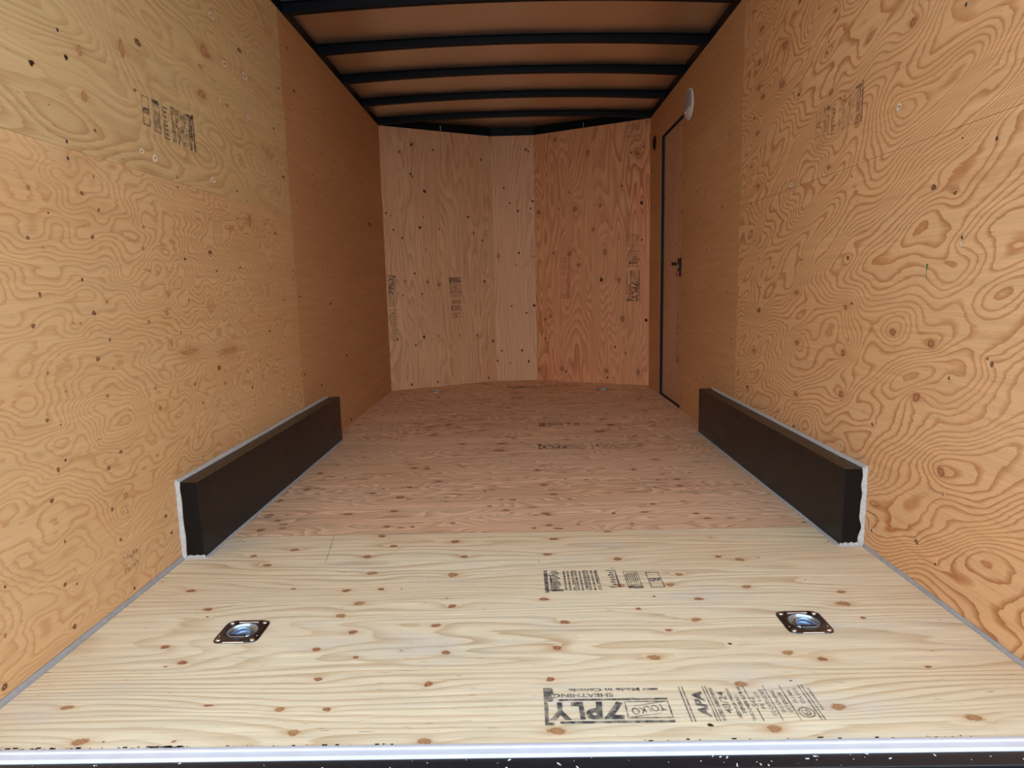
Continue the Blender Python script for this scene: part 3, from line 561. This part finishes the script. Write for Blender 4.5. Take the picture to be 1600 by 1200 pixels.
# ------------------------------------------------------------------ the shell: floor, walls, ceiling
TIES = [(-0.662, 0.396, 'near the rear edge, beside the left wall'), (0.661, 0.398, ''), (-0.66, 4.008, ''), (0.65, 3.962, '')]
bm = bmesh.new(); box(bm, -A_-.05, A_+.05, -.028, 4.72, -.08, -.0185)
floor_ = bm_obj('floor', bm, STEEL_BACK, kind='structure', label='plywood trailer floor of cross-laid sheets')
discs = [(x, y, .040) for x, y, _ in TIES]
kf = [(a, c, d*.85, e_*.8, ('K' if d < .006 else 'S') if t == 'D' else t) for a, c, d, e_, t in parse('F')]
fa = panel('plywood_sheet', FF, (-A_, A_, 0.0, 1.000), W_FLOOR_A, floor_, [k for k in kf if k[1] < 1.0] + rand_knots((-A_, A_, 0, 1), 22, 'u', (.0012,.0024), 5, 'KSO', 2.2), 'u',
           drift=36, amp=2.0, Ls=1.15, Lt=0.15, kamp=1.1, kreach=2.2, seed=11, discs=discs, thick=.018, label='cream pine sheet', step=.010)
fb = panel('plywood_sheet', FF, (-A_, A_, 1.0018, 2.220), W_FLOOR_B, floor_, [k for k in kf if k[1] > 1.0] + rand_knots((-A_, A_, 1, 2.22), 70, 'u', (.003,.0055), 6, 'KSSSD', 3.0), 'u',
           drift=34, amp=2.6, Ls=0.40, Lt=0.13, kamp=1.2, kreach=2.0, seed=12, thick=.018, label='pinkish fir sheet')
fc = panel('plywood_sheet', FF, (-A_, A_, 2.2215, 3.440), W_FLOOR_B, floor_, [k for k in kf if k[1] > 2.2] + rand_knots((-A_, A_, 2.22, 3.44), 110, 'u', (.004,.007), 7, 'KSSSD', 3.0), 'u',
           drift=22, amp=2.4, Ls=0.40, Lt=0.14, kamp=1.2, kreach=2.0, seed=13, thick=.018, step=.016)
fd = panel('plywood_sheet', FF, (-A_, A_, 3.4415, 4.60), W_FLOOR_B, floor_, rand_knots((-A_, A_, 3.44, 4.55), 90, 'u', (.005,.009), 8, 'KSSSD', 3.0), 'u',
           drift=16, amp=2.2, Ls=0.40, Lt=0.15, kamp=1.2, kreach=2.0, seed=14, thick=.018, step=.016, discs=discs)
put(BR, 'grade_stamp', FF, fa, .281, .161, 180, label='large dark blue mill stamp reading 7PLY and APA')
put(mill_stamp(1, 1.2), 'grade_stamp', FF, fa, .380, .703, 180, 1.04, 1.2, label='smudged dark mill stamp')
g = Stamp()
R_ = random.Random(4)
for c0_, c1_, a0, a1, rr in (((-.24,.80),None,2.2,3.6,.16), ((-.30,.62),None,.2,1.0,.30)):
    m_ = 30
    for k in range(m_):
        a, b_ = a0+(a1-a0)*k/m_, a0+(a1-a0)*(k+.8)/m_; w = .0010+.0018*R_.random()
        g.poly([(c0_[0]+(rr+s)*math.cos(t), c0_[1]+(rr+s)*math.sin(t)) for t, s in ((a,0),(b_,0),(b_,w),(a,w))])
put(g, 'scratch', FF, fa, 0, 0, 0, mat=SCRATCH, h=.0005)
g = Stamp(); g.rect(-.598, -.594, .78, .995, rot=.16)
for k in range(14):
    x = R_.uniform(-.7, .8); y = R_.uniform(.15, .95); g.rect(x, x+R_.uniform(.01,.05), y, y+.0012, rot=R_.uniform(-.9,.9))
put(g, 'scuff', FF, fa, 0, 0, 0, mat=PENCIL, h=.0005)
put(BR, 'grade_stamp', FF, fb, .331, 2.205, 180)
put(mill_stamp(2), 'grade_stamp', FF, fc, .402, 2.735, 180, .95, .95)
put(BR, 'grade_stamp', FF, fd, .150, 4.235, 180, 1.03, 1.1)

def wall_slab(name, x0, x1, hole=None, **kw):
    bm = bmesh.new()
    if not hole: box(bm, x0, x1, -.03, YC+.03, -.08, 2.16)
    else:
        ya, yb, zt = hole
        box(bm, x0, x1, -.03, ya, -.08, 2.16); box(bm, x0, x1, yb, YC+.03, -.08, 2.16); box(bm, x0, x1, ya, yb, zt, 2.16); box(bm, x0, x1, ya, yb, -.08, -.001)
    return bm_obj(name, bm, STEEL_BACK, kind='structure', **kw)
wall_left = wall_slab('wall_left', -A_-.05, -A_-.0125)
kl = parse('L')
pl1 = panel('plywood_panel', FL, (-.03, 2.021, 0, 1.1350), W_LEFT_LOW, wall_left, [k for k in kl if k[1] < 1.13 and k[0] < 2.02], 'u',
            drift=34, amp=2.7, Ls=0.20, Lt=0.12, kamp=1.6, kreach=3.0, seed=21, step=.009, warp=.02)
pl2 = panel('plywood_panel', FL, (-.03, 2.021, 1.1356, H_), W_LEFT_UP, wall_left, [k for k in kl if k[1] >= 1.13 and k[0] < 2.02], 'u',
            drift=8, amp=4.0, Ls=0.75, Lt=0.20, kamp=0.9, kreach=3.0, seed=22, tilt=.12, label='yellower upper sheet', step=.010)
pl3 = panel('plywood_panel', FL, (2.0235, YC, 0, H_), W_LEFT_FAR, wall_left, [k for k in kl if k[0] > 2.02] + rand_knots((2.03, 4.1, 0, 2.0), 60, 'v', (.003,.006), 31), 'u',
            drift=30, amp=3.2, Ls=0.16, Lt=0.14, kamp=1.0, kreach=2.5, seed=23, step=.014)
put(mill_stamp(4), 'grade_stamp', FL, pl2, .858, 1.250, 0, .96, 1.04, label='dark smudged mill stamp')
st = Stamp(); R_ = random.Random(9)
for row in range(2):
    x = .0
    for k in range(5):
        st.rect(x, x+.0016, row*.030, row*.030+.020+R_.random()*.006, rot=R_.uniform(-.5,.5)); st.rect(x, x+.010, row*.030+R_.random()*.018, row*.030+.0015+R_.random()*.018, rot=R_.uniform(-.8,.8)); x += .013
put(st, 'pencil_scribble', FL, pl1, .555, .078, 0, mat=PENCIL)

DY0, DY1, DZ = 3.100, 3.705, 1.816
wall_right = wall_slab('wall_right', A_+.0125, A_+.05, (DY0, DY1, DZ))
kr_ = parse('R', True)
krl = [k for k in kr_ if -k[0] < 2.04]
pr1 = panel('plywood_panel', FR, (-2.040, .03, 0, 1.1330), W_RIGHT, wall_right, krl, 'u',
            drift=9, amp=3.6, Ls=0.44, Lt=0.20, kamp=3.4, kreach=3.6, seed=33, tilt=-.30, step=.009)
pr2 = panel('plywood_panel', FR, (-2.040, .03, 1.1340, H_), W_RIGHT, wall_right, krl, 'u',
            drift=9, amp=3.6, Ls=0.44, Lt=0.20, kamp=3.4, kreach=3.6, seed=33, tilt=-.30, step=.009)
pr3 = panel('plywood_panel', FR, (-YC, -2.0415, 0, H_), W_RIGHT_FAR, wall_right, [k for k in kr_ if -k[0] > 2.04] + rand_knots((-3.1, -2.05, 0, 2.0), 40, 'v', (.003,.006), 32), 'u',
            drift=30, amp=3.2, Ls=0.16, Lt=0.14, kamp=1.0, kreach=2.5, seed=35, step=.014, holes=[(-DY1, -DY0, -.01, DZ)])
put(mill_stamp(5, .8), 'grade_stamp', FR, pr2, -1.285, 1.252, 0, 1.0, 1.05, mat=INK_FAINT, label='brownish black mill stamp')
g = Stamp(); g.rect(-.002, .003, -.008, .010); g.rect(.001, .006, .004, .010); g.rect(-.001, .001, -.030, -.010)
put(g, 'crayon_mark', FR, pr1, -.625, .818, 0, .9, .9, mat=GREEN, label='small green crayon mark')

g = Stamp(); g.rect(0, .004, .10, .32); g.rect(.018, .0225, -.35, -.115); g.rect(-.272, -.268, -.29, -.22); g.rect(.008, .011, -.08, .08)
put(g, 'pencil_line', FR, pr3, -2.240, 1.70, 0, mat=PENCIL)
# nose: three facets
bm = bmesh.new()
def slab_xy(bm, p, q, off, th, z0, z1, ext=0.0):
    p = Vector(p); q = Vector(q); d = (q-p).normalized(); n = Vector((d.y, -d.x))   # n points to the room
    a, b_ = p - n*off - d*ext, q - n*off + d*ext
    prism(bm, [(a.x,a.y),(b_.x,b_.y),((b_-n*th).x,(b_-n*th).y),((a-n*th).x,(a-n*th).y)], z0, z1)
nose = [(-A_, YC), (NL, YN), (NR, YN), (A_, YC)]
for p, q in zip(nose, nose[1:]): slab_xy(bm, p, q, .0125, .035, -.08, 2.16, .028)
wall_front = bm_obj('wall_front', bm, STEEL_BACK, kind='structure')
kw_ = dict(grain='v', step=.012)
b1 = panel('plywood_panel', F1, (0, L1-.0006, 0, H_), W_NOSE_L, wall_front, parse('B1'), drift=32, amp=2.1, Ls=.85, Lt=.16, kamp=.9, kreach=2.4, seed=41, **kw_)
b2 = panel('plywood_panel', F2, (.0006, L2-.0006, 0, H_), W_NOSE_M, wall_front, parse('B2'), drift=34, amp=1.8, Ls=1.0, Lt=.14, kamp=.9, kreach=2.4, seed=42, label='narrow pale middle strip', **kw_)
b3 = panel('plywood_panel', F3, (.0006, L3, 0, H_), W_NOSE_R, wall_front, parse('B3'), drift=22, amp=2.9, Ls=.95, Lt=.17, kamp=1.4, kreach=3.0, seed=43, label='redder right-hand sheet', **kw_)
put(BR, 'grade_stamp', F1, b1, .0815, .675, 90, 1.0, .62, h=.002)
put(mill_stamp(7, .7), 'grade_stamp', F1, b1, .640, .562, 90, 1.08, 1.0)
put(mill_stamp(8, .3), 'grade_stamp', F2, b2, .313, 1.20, -90, .5, .38, mat=INK_FAINT)
put(mill_stamp(9, .5), 'grade_stamp', F3, b3, .216, 1.035, -90, 1.1, .95, mat=PENCIL)
put(BR, 'grade_stamp', F3, b3, .792, .912, -90, 1.0, 1.05)
put(mill_stamp(10, .6), 'grade_stamp', F3, b3, .790, 2.03, -90, .36, 1.0, mat=INK_FAINT)

# screws sunk in the sheets along the studs
def screws(fr, par, pts):
    for (u, v_) in pts:
        bm = bmesh.new()
        c = fr.p(u, v_, 0.0005)
        prof = [(.0048, 0), (.0045, .0010), (.0016, .0008), (.0, .0004)]
        rings = []
        for r, z in prof:
            if r == 0: rings.append([bm.verts.new(c + fr.n*z)])
            else: rings.append([bm.verts.new(c + fr.U*r*math.cos(t*math.pi/5) + fr.V*r*math.sin(t*math.pi/5) + fr.n*z) for t in range(10)])
        for A, B in zip(rings, rings[1:]):
            for i in range(10):
                j = (i+1) % 10
                bm.faces.new((A[i], A[j], B[0]) if len(B) == 1 else (A[i], A[j], B[j], B[i]))
        bm_obj('screw', bm, BOLT, par)
screws(FL, pl1, [(.521,1.112),(.521,.834),(1.014,.779),(.945,.680),(.599,.685),(1.525,.503),(1.003,.272),(.593,.234)])
screws(FL, pl2, [(.537,1.396),(.524,1.150),(1.013,1.150),(1.534,1.349),(1.528,1.147),(1.029,1.353)])
screws(FR, pr1, [(-1.021,1.105),(-.415,1.081),(-.501,.882),(-.991,.611),(-1.527,.270),(-1.001,.271),(-.499,.272),(-.797,.065),(-.509,.555)])
screws(FR, pr2, [(-.547,1.398),(-1.213,1.556)])
screws(FR, pr3, [(-3.078,1.448),(-3.085,.403),(-3.085,.55)])
screws(FL, pl3, [(2.034,1.161)])


# ceiling: arched metal skin
def zc(x): return 2.082 + 0.024*(1-(x/A_)**2)
def zb(x): return 2.036 + 0.034*(1-(x/A_)**2)
bm = bmesh.new(); nx = 24
top = []
for k in range(nx+1):
    x = -A_-.04 + (2*A_+.08)*k/nx
    top.append([bm.verts.new((x, y, zc(x)+dz)) for y in (-.04, 4.72) for dz in (0, .02)])
for a, b_ in zip(top, top[1:]):
    bm.faces.new((a[0], b_[0], b_[2], a[2])); bm.faces.new((a[1], a[3], b_[3], b_[1])); bm.faces.new((a[0], a[1], b_[1], b_[0])); bm.faces.new((a[2], b_[2], b_[3], a[3]))
ceiling = bm_obj('ceiling', bm, ROOF_SKIN, smooth=False, kind='structure')

# black top rails around the walls
def rail(name, pts_pairs):
    bm = bmesh.new()
    for (p, q) in pts_pairs: slab_xy(bm, p, q, -.004, .02, H_, 2.115)
    return bm_obj(name, bm, ROOF_BLACK, kind='structure')
rail('trim_1', [((-A_, -.03), (-A_, YC))])
rail('trim_2', [((A_, YC), (A_, -.03))])
t3 = rail('trim_3', list(zip(nose, nose[1:])))
for (u, fr) in ((.50, F1), (.44, F3)):
    bm = bmesh.new(); c0 = fr.p(u, H_+.004, .006); c1 = fr.p(u+.006, H_+.04, .009)
    box(bm, min(c0.x,c1.x), max(c0.x,c1.x), min(c0.y,c1.y), max(c0.y,c1.y), c0.z, c1.z); bm_obj('rail_joint', bm, CAULK_G, t3)

# roof beams: hat channels bowed across the roof
def beam_mesh():
    prof = [(-.030, 0, 1), (-.030, .004, 1), (-.019, .004, 1), (-.017, 0, 0), (-.003, 0, 0), (-.001, .0025, 0), (.001, .0025, 0), (.003, 0, 0), (.017, 0, 0), (.019, .004, 1), (.030, .004, 1), (.030, 0, 1)]
    bm = bmesh.new(); rows = []
    n = 28
    for k in range(n+1):
        x = -A_+.002 + (2*A_-.004)*k/n
        row = []
        for (y, d, topf) in prof:
            z = (zc(x) - d - 0.0003) if topf else (zb(x) + d)
            row.append(bm.verts.new((x, y, z)))
        rows.append(row)
    m = len(prof)
    for a, b_ in zip(rows, rows[1:]):
        for i in range(m): bm.faces.new((a[i], a[(i+1) % m], b_[(i+1) % m], b_[i]))
    bm.faces.new(rows[0]); bm.faces.new(rows[-1][::-1])
    return bm
beam_y = [2.100, 2.613, 3.096, 3.590, 4.085]
bl = ['black steel roof beam cut by the top edge of the photo, nearest the rear opening', 'second black steel roof beam from the rear opening', 'middle black steel roof beam of the five bowed across the ceiling',
      'black steel roof beam next in front of the one touching the nose wall', 'farthest black steel roof beam, where the side walls meet the nose']
b0 = bm_obj('roof_beam', beam_mesh(), ROOF_BLACK, group='bowed black beams across the ceiling')
for i, y in enumerate(beam_y):
    o = b0 if i == 0 else b0.copy()
    if i: COL.objects.link(o)
    o.location = (0, y, 0); o['label'] = bl[i]; o['category'] = 'beam'

# rear frame, threshold and sill
bm = bmesh.new()
box(bm, A_+.006, A_+.10, -.09, -.0305, -.55, 2.25, .004); bm_obj('trim_4', bm, BLACK_STEEL, kind='structure')
bm = bmesh.new()
box(bm, -A_-.10, -A_-.006, -.09, -.0305, -.55, 2.25, .004); bm_obj('trim_5', bm, BLACK_STEEL, kind='structure')
bm = bmesh.new()
box(bm, -A_-.0055, A_+.0055, -.09, -.045, 2.09, 2.25, .004); bm_obj('trim_6', bm, BLACK_STEEL, kind='structure')
bm = bmesh.new()
n = 80; prof = [(0.003, -.018), (0.003, .0012), (-.003, .0030), (-.007, .0030), (-.0085, .0014), (-.012, .0014), (-.024, .0022), (-.0285, .0008), (-.0285, -.018)]
rows = [[bm.verts.new((-A_+.0005 + (2*A_-.001)*k/n, y, z)) for y, z in prof] for k in range(n+1)]
for a, b_ in zip(rows, rows[1:]):
    for i in range(len(prof)-1): bm.faces.new((a[i], a[i+1], b_[i+1], b_[i]))
bm_obj('trim_7', bm, ALU, kind='structure', label='white aluminium threshold strip')
bm = bmesh.new()
box(bm, -A_-.005, A_+.005, -.060, -.0287, -.12, -.0015, .002)
box(bm, -A_-.005, A_+.005, -.12, -.0602, -.13, -.006, .008)
bm_obj('trim_8', bm, BLACK_STEEL, kind='structure', label='black steel rear sill')
# dust and sawdust on the sill
bm = bmesh.new(); R_ = random.Random(77)
for k in range(170):
    x = R_.uniform(-1.0, 1.0); r = R_.choice((.0003, .0004, .0005, .0009)); th = R_.random()*3.14; ln = r*R_.uniform(1, 3.5)
    if x < .3 and R_.random() < .4: continue
    if R_.random() < .6: y, z = R_.uniform(-.058, -.031), -.0014
    else: y, z = R_.uniform(-.075, -.062), -.0058
    c, d = math.cos(th), math.sin(th)
    vs = [bm.verts.new((x+ln*a*c-r*b_*d, y+ln*a*d+r*b_*c, z+zz)) for zz in (0, r) for a, b_ in ((-1,-1),(1,-1),(1,1),(-1,1))]
    for f in ((0,3,2,1),(4,5,6,7),(0,1,5,4),(1,2,6,5),(2,3,7,6),(3,0,4,7)): bm.faces.new([vs[i] for i in f])
bm_obj('sawdust', bm, DUST, label='pale sawdust specks scattered along the black rear sill', cat='sawdust', kind='stuff')
# black grit caught where the plywood meets the threshold
bm = bmesh.new()
for k in range(120):
    x = R_.choice((R_.uniform(-1.0, -.78), R_.uniform(-.66,-.6), R_.uniform(-.95, -.2), R_.uniform(.2, .9))); y = R_.uniform(.0035, .008); r = R_.choice((.0004, .0006, .0010)); ln = r*R_.uniform(1, 5)
    vs = [bm.verts.new((x+ln*a, y+r*b_, .0002+zz)) for zz in (0, r) for a, b_ in ((-1,-1),(1,-1),(1,1),(-1,1))]
    for f in ((0,3,2,1),(4,5,6,7),(0,1,5,4),(1,2,6,5),(2,3,7,6),(3,0,4,7)): bm.faces.new([vs[i] for i in f])
bm_obj('grit', bm, BLACK_PL, label='black grit in the joint between plywood floor and white threshold', cat='grit', kind='stuff')

# ground outside
bm = bmesh.new(); vs = [bm.verts.new(p) for p in ((-25,-30,-.62),(25,-30,-.62),(25,25,-.62),(-25,25,-.62))]; bm.faces.new(vs)
bm_obj('ground', bm, CONCRETE, kind='structure')

# ------------------------------------------------------------------ caulk
def bead(bm, p, q, d1, d2, w1, w2, n=60, seed=0, rough=.25, bulge=.62, ends=True):
    """bead lying in the corner line p-q; w1 wide along d1, w2 along d2"""
    p, q, d1, d2 = map(Vector, (p, q, d1, d2)); R_ = random.Random(seed)
    def wob(ph): 
        fs = [(R_.uniform(2, 9), R_.uniform(0, 6.3), R_.uniform(.3, 1)) for _ in range(5)]
        return lambda t: sum(a*math.sin(f*t*6.283*.5+b_) for f, b_, a in fs)/3
    wa, wb_ = wob(0), wob(1); rows = []
    for k in range(n+1):
        t = k/n; o = p.lerp(q, t)
        a = w1*(1+rough*wa(t)); b_ = w2*(1+rough*wb_(t)); e0 = .0003
        rows.append([bm.verts.new(o + d1*e0 + d2*e0), bm.verts.new(o + d1*a + d2*e0), bm.verts.new(o + d1*a*.80 + d2*b_*.22), bm.verts.new(o + d1*a*.45*bulge*1.3 + d2*b_*.45*bulge*1.3), bm.verts.new(o + d1*a*.22 + d2*b_*.80), bm.verts.new(o + d1*e0 + d2*b_)])
    for A, B in zip(rows, rows[1:]):
        for i in range(6): bm.faces.new((A[i], A[(i+1) % 6], B[(i+1) % 6], B[i]))
    bm.faces.new(rows[0]); bm.faces.new(rows[-1][::-1])
YNL, YFL, YNR, YFR, BH, BT = .835, 2.394, .843, 2.414, .2374, .0659
bm = bmesh.new(); bead(bm, (-A_, -.02, 0), (-A_, YNL-.002, 0), (1,0,0), (0,0,1), .010, .010, 90, 1, .08)
bm_obj('trim_9', bm, CAULK_G, smooth=True, kind='structure', label='grey caulk line')
bm = bmesh.new(); bead(bm, (A_, -.02, 0), (A_, YNR-.002, 0), (-1,0,0), (0,0,1), .008, .008, 90, 2, .08)
bm_obj('trim_10', bm, CAULK_G, smooth=True, kind='structure', label='grey caulk line')

# ------------------------------------------------------------------ wheel boxes
def wheel_box(sgn, yn, yf, label, seed):
    root = bpy.data.objects.new('wheel_box', None); COL.objects.link(root)
    setp(root, label, 'wheel box', 'black boxes over the wheels')
    root.location = (sgn*(A_-BT/2), (yn+yf)/2, 0)
    bm = bmesh.new(); xi = sgn*(A_-BT); xo = sgn*(A_-.0003)
    box(bm, min(xi,xo), max(xi,xo), yn, yf, .0004, BH, .0022)
    # folded sheet: overlapping end flange and rolled top edge
    xe = xi - sgn*.0012
    box(bm, min(xe, xi), max(xe, xi), yn+.001, yf-.001, BH-.012, BH-.001, .0004)
    for v_ in bm.verts: v_.co -= root.location
    bm_obj('cover', bm, BLACK_BOX, root)
    bm = bmesh.new(); ind = (-sgn, 0, 0)
    bead(bm, (sgn*A_, yn, .002), (sgn*A_, yn, BH+.004), (0,-1,0), ind, .006, .014, 40, seed, .30)
    bead(bm, (sgn*A_, yn-.004, BH), (sgn*A_, yf-.01, BH), (0,0,1), ind, .010, .010, 120, seed+1, .15)
    bead(bm, (xi, yn-.004, 0), (xi, yf-.002, 0), ind, (0,0,1), .012, .003, 120, seed+2, .22)
    bead(bm, (sgn*A_, yn, 0), (xi-sgn*.004, yn, 0), (0,-1,0), (0,0,1), .009, .010, 30, seed+3, .30)
    for v_ in bm.verts: v_.co -= root.location
    bm_obj('caulk_bead', bm, CAULK_W, root, smooth=True, label='pale grey caulk bead')
    return root
wheel_box(-1, YNL, YFL, 'glossy black wheel box caulked along the left wall, under the yellowish plywood', 11)
wheel_box(1, YNR, YFR, 'glossy black wheel box caulked along the right wall, nearer than the side door', 21)

# ------------------------------------------------------------------ floor tie-downs
def tie_down_parts():
    parts = []
    hw, hd, th = .052, .051, .0028
    # plate with a dished pan
    bm = bmesh.new(); n = 48
    def outer(a):
        c, d = math.cos(a), math.sin(a); p = 7.0
        r = 1/((abs(c)**p + abs(d)**p)**(1/p)); return (hw*r*c, hd*r*d)
    R0 = .0365
    rings = []
    def ring_at(f, z): rings.append([bm.verts.new((*f(2*math.pi*i/n), z)) for i in range(n)])
    ring_at(lambda a: tuple(k*1.0 for k in outer(a)), .0002)
    ring_at(lambda a: tuple(k*.995 for k in outer(a)), th*.7)
    ring_at(lambda a: tuple(k*.97 for k in outer(a)), th)
    for r, z in ((R0+.003, th), (R0+.001, th+.0006), (R0-.0015, th-.0002)): ring_at(lambda a, r=r: (r*math.cos(a), r*math.sin(a)), z)
    for A, B in zip(rings, rings[1:]):
        for i in range(n): bm.faces.new((A[i], A[(i+1) % n], B[(i+1) % n], B[i]))
    parts.append(('plate', bm, ZINC_DARK, True))
    bm = bmesh.new()
    lathe(bm, [(R0-.0012, th-.0003), (R0-.003, -.002), (.029, -.0065), (.0265, -.0068), (.0235, -.0052), (.0215, -.0052), (.019, -.0085), (.0165, -.0105), (.012, -.0112), (.010, -.0098), (.006, -.0094), (0, -.0098)], 48)
    parts.append(('recessed_pan', bm, ZINC, True))
    # D ring lying in the pan, straight bar towards the rear
    bm = bmesh.new()
    pts = [(.0235*math.cos(a), -.012 + .0245*math.sin(a)*1.25, .0012) for a in [math.pi*k/18 for k in range(19)]]
    pts += [(-.0235, -.020, .0014), (-.018, -.0235, .0016), (.018, -.0235, .0016), (.0235, -.020, .0014)]
    tube(bm, pts, .0030, 10, True)
    parts.append(('pull_ring', bm, ZINC, True))
    bm = bmesh.new()
    box(bm, -.0185, .0185, -.0300, -.0200, .0010, .0062, .002)
    parts.append(('hinge_bracket', bm, ZINC_DARK, False))
    bm = bmesh.new()
    box(bm, -.024, .024, hd-.012, hd-.008, th-.0005, th+.0009, .0005)
    parts.append(('stiffening_rib', bm, BOLT, False))
    bm = bmesh.new(); box(bm, -.024, .024, -hd-.0002, -hd+.003, th-.0012, th+.0010, .0005)
    parts.append(('stiffening_rib', bm, BOLT, False))
    for sx in (-1, 1):
        for sy_ in (-1, 1):
            bm = bmesh.new(); c = (sx*.0395, sy_*.0385)
            lathe(bm, [(.0062, th-.0003), (.0062, th+.0006), (.0050, th+.0018), (.0028, th+.0026), (0, th+.0028)], 16, c=c)
            parts.append(('bolt', bm, BOLT, True))
    for sx in (-1, 1):
        bm = bmesh.new(); lathe(bm, [(.0022, th-.0003), (.0018, th+.0007), (0, th+.0009)], 10, c=(sx*.044, -.022)); parts.append(('rivet', bm, BOLT, True))
    return parts
tl = ['zinc floor tie-down ring plate near the rear edge, on the left-hand side',
      'zinc floor tie-down ring plate near the rear edge, on the right-hand side',
      'small recessed tie-down ring plate at the nose wall under the tan left sheet',
      'small recessed tie-down ring plate at the nose wall under the reddish right sheet']
proto = bpy.data.objects.new('floor_tie_down', None); COL.objects.link(proto)
proto['category'] = 'tie-down ring'; proto['group'] = 'recessed tie-down rings in the floor'
for nm, bm, mt, sm in tie_down_parts(): bm_obj(nm, bm, mt, proto, smooth=sm)
for i, (x, y, _) in enumerate(TIES):
    if i == 0: o = proto
    else:
        o = proto.copy(); COL.objects.link(o)
        for ch in list(proto.children):
            c = ch.copy(); COL.objects.link(c); c.parent = o
    o.location = (x, y, 0.0002); o['label'] = tl[i]

# ------------------------------------------------------------------ side door
droot_bm = bmesh.new()
xd0, xd1 = A_+.021, A_+.049
box(droot_bm, xd0+.0125, xd1, DY0+.001, DY1-.001, .002, DZ-.001)
door = bm_obj('door_1', droot_bm, STEEL_BACK, kind='structure')
FD = Frame((A_+.021, 0, 0), (0,-1,0), (0,0,1))
dp = panel('door_panel', FD, (-DY1+.004, -DY0-.004, .006, DZ-.004), W_DOOR, door, rand_knots((-3.7,-3.1,0,1.8), 26, 'v', (.004,.008), 51), 'v', drift=28, amp=2.2, Ls=1.0, Lt=.15, kamp=1.0, seed=52, step=.014)
put(mill_stamp(12, .5), 'grade_stamp', FD, dp, -3.30, .60, -90, 1.05, .8, mat=INK_FAINT)
bm = bmesh.new(); jt = .0035
x0, x1 = A_+.0005, A_+.0208
box(bm, x0, x1, DY1-jt, DY1-.0003, .0005, DZ-.0003); box(bm, x0, x1, DY0+.0003, DY0+jt, .0005, DZ-.0003)
box(bm, x0, x1, DY0+jt, DY1-jt, DZ-jt, DZ-.0003); box(bm, x0, x1, DY0+jt, DY1-jt, .0005, jt)
bm_obj('gasket', bm, RUBBER, door, label='black rubber gasket')
bm = bmesh.new(); w = .007; xo = A_-.0012
for (ya, yb, za, zb_) in ((DY1, DY1+w, 0.001, DZ+w), (DY0, DY1, DZ, DZ+w)): box(bm, xo, A_-.0002, ya, yb, za, zb_, .0004)
bm_obj('door_edge_trim', bm, CAULK_G, door, label='thin grey edge trim')
# latch
bm = bmesh.new(); box(bm, A_-.006, A_+.0208, 3.120, 3.185, .845, .957, .004); latch = bm_obj('latch', bm, BLACK_PL, door)
bm = bmesh.new(); box(bm, A_-.016, A_-.0062, 3.128, 3.178, .846, .876, .003); bm_obj('latch_lever', bm, RED_PL, latch, label='red release lever')
bm = bmesh.new(); box(bm, A_-.0085, A_-.0062, 3.148, 3.156, .893, .920, .001); bm_obj('latch_slot', bm, CAULK_G, latch)
bm = bmesh.new(); lathe(bm, [(.013, 0), (.012, .006), (.007, .010), (.006, .020), (.011, .022), (.011, .028), (0, .030)], 24)
bmesh.ops.transform(bm, matrix=Matrix.Translation((A_+.0209, 3.330, .928)) @ Matrix.Rotation(-math.pi/2, 4, 'Y'), verts=bm.verts)
bm_obj('lock_knob', bm, BLACK_PL, door, smooth=True)

# ------------------------------------------------------------------ round lamp and round vent on the right-hand wall
lamp = bpy.data.objects.new('wall_lamp', None); COL.objects.link(lamp); lamp.location = (A_-.0003, 2.962, 1.832)
setp(lamp, 'round white wall lamp with frosted lens above the side door, unlit', 'lamp')
RY = Matrix.Rotation(-math.pi/2, 4, 'Y')       # local +z becomes -x, into the room
def on_wall(bm): bmesh.ops.transform(bm, matrix=RY, verts=bm.verts)
bm = bmesh.new(); lathe(bm, [(.088, 0), (.088, .005), (.085, .008), (.076, .009), (.074, .007), (0, .0065)], 48); on_wall(bm)
bm_obj('lamp_base', bm, WHITE_PL, lamp, smooth=True)
def dome_clip(bm, lo, hi, R=.074, H=.010, n=40, m=10, z0=.0068):
    """part of a shallow dome between two heights along local x (which becomes +z)"""
    grid = []
    for i in range(n+1):
        x = lo + (hi-lo)*i/n; wy = math.sqrt(max(R*R-x*x, 1e-8)); row = []
        for j in range(2*m+1):
            y = wy*math.sin(math.pi/2*(j-m)/m); rr = min((x*x+y*y)/(R*R), 1)
            row.append(bm.verts.new((x, y, z0 + H*math.sqrt(max(1-rr, 0))**.8)))
        grid.append(row)
    for A, B in zip(grid, grid[1:]):
        for j in range(2*m): bm.faces.new((A[j], B[j], B[j+1], A[j+1]))
bm = bmesh.new(); dome_clip(bm, -.028, .0735); on_wall(bm); bm_obj('lens', bm, LENS, lamp, smooth=True, label='grey frosted lens')
bm = bmesh.new(); dome_clip(bm, -.0735, -.0285, H=.013); on_wall(bm); sw = bm_obj('switch_housing', bm, WHITE_PL, lamp, smooth=True)
bm = bmesh.new(); box(bm, -.046, -.036, .024, .040, .015, .021, .0015); on_wall(bm); bm_obj('switch', bm, BOLT, sw)

vent = bpy.data.objects.new('wall_vent', None); COL.objects.link(vent); vent.location = (A_-.0003, 3.945, 1.824)
setp(vent, 'round black fitting on the wall strip between side door and nose corner', 'vent')
bm = bmesh.new(); lathe(bm, [(.052, 0), (.052, .003), (.048, .005), (.043, .0045), (.041, .001), (0, .0008)], 40); on_wall(bm); bm_obj('vent_rim', bm, ROOF_BLACK, vent, smooth=True)
bm = bmesh.new()
for k in range(7):
    x = -.030 + k*.010; hw = math.sqrt(.040**2-x*x); box(bm, x-.0015, x+.0015, -hw, hw, .0012, .0040)
on_wall(bm); bm_obj('louvre', bm, ROOF_BLACK, vent)
bpy.context.view_layer.update()
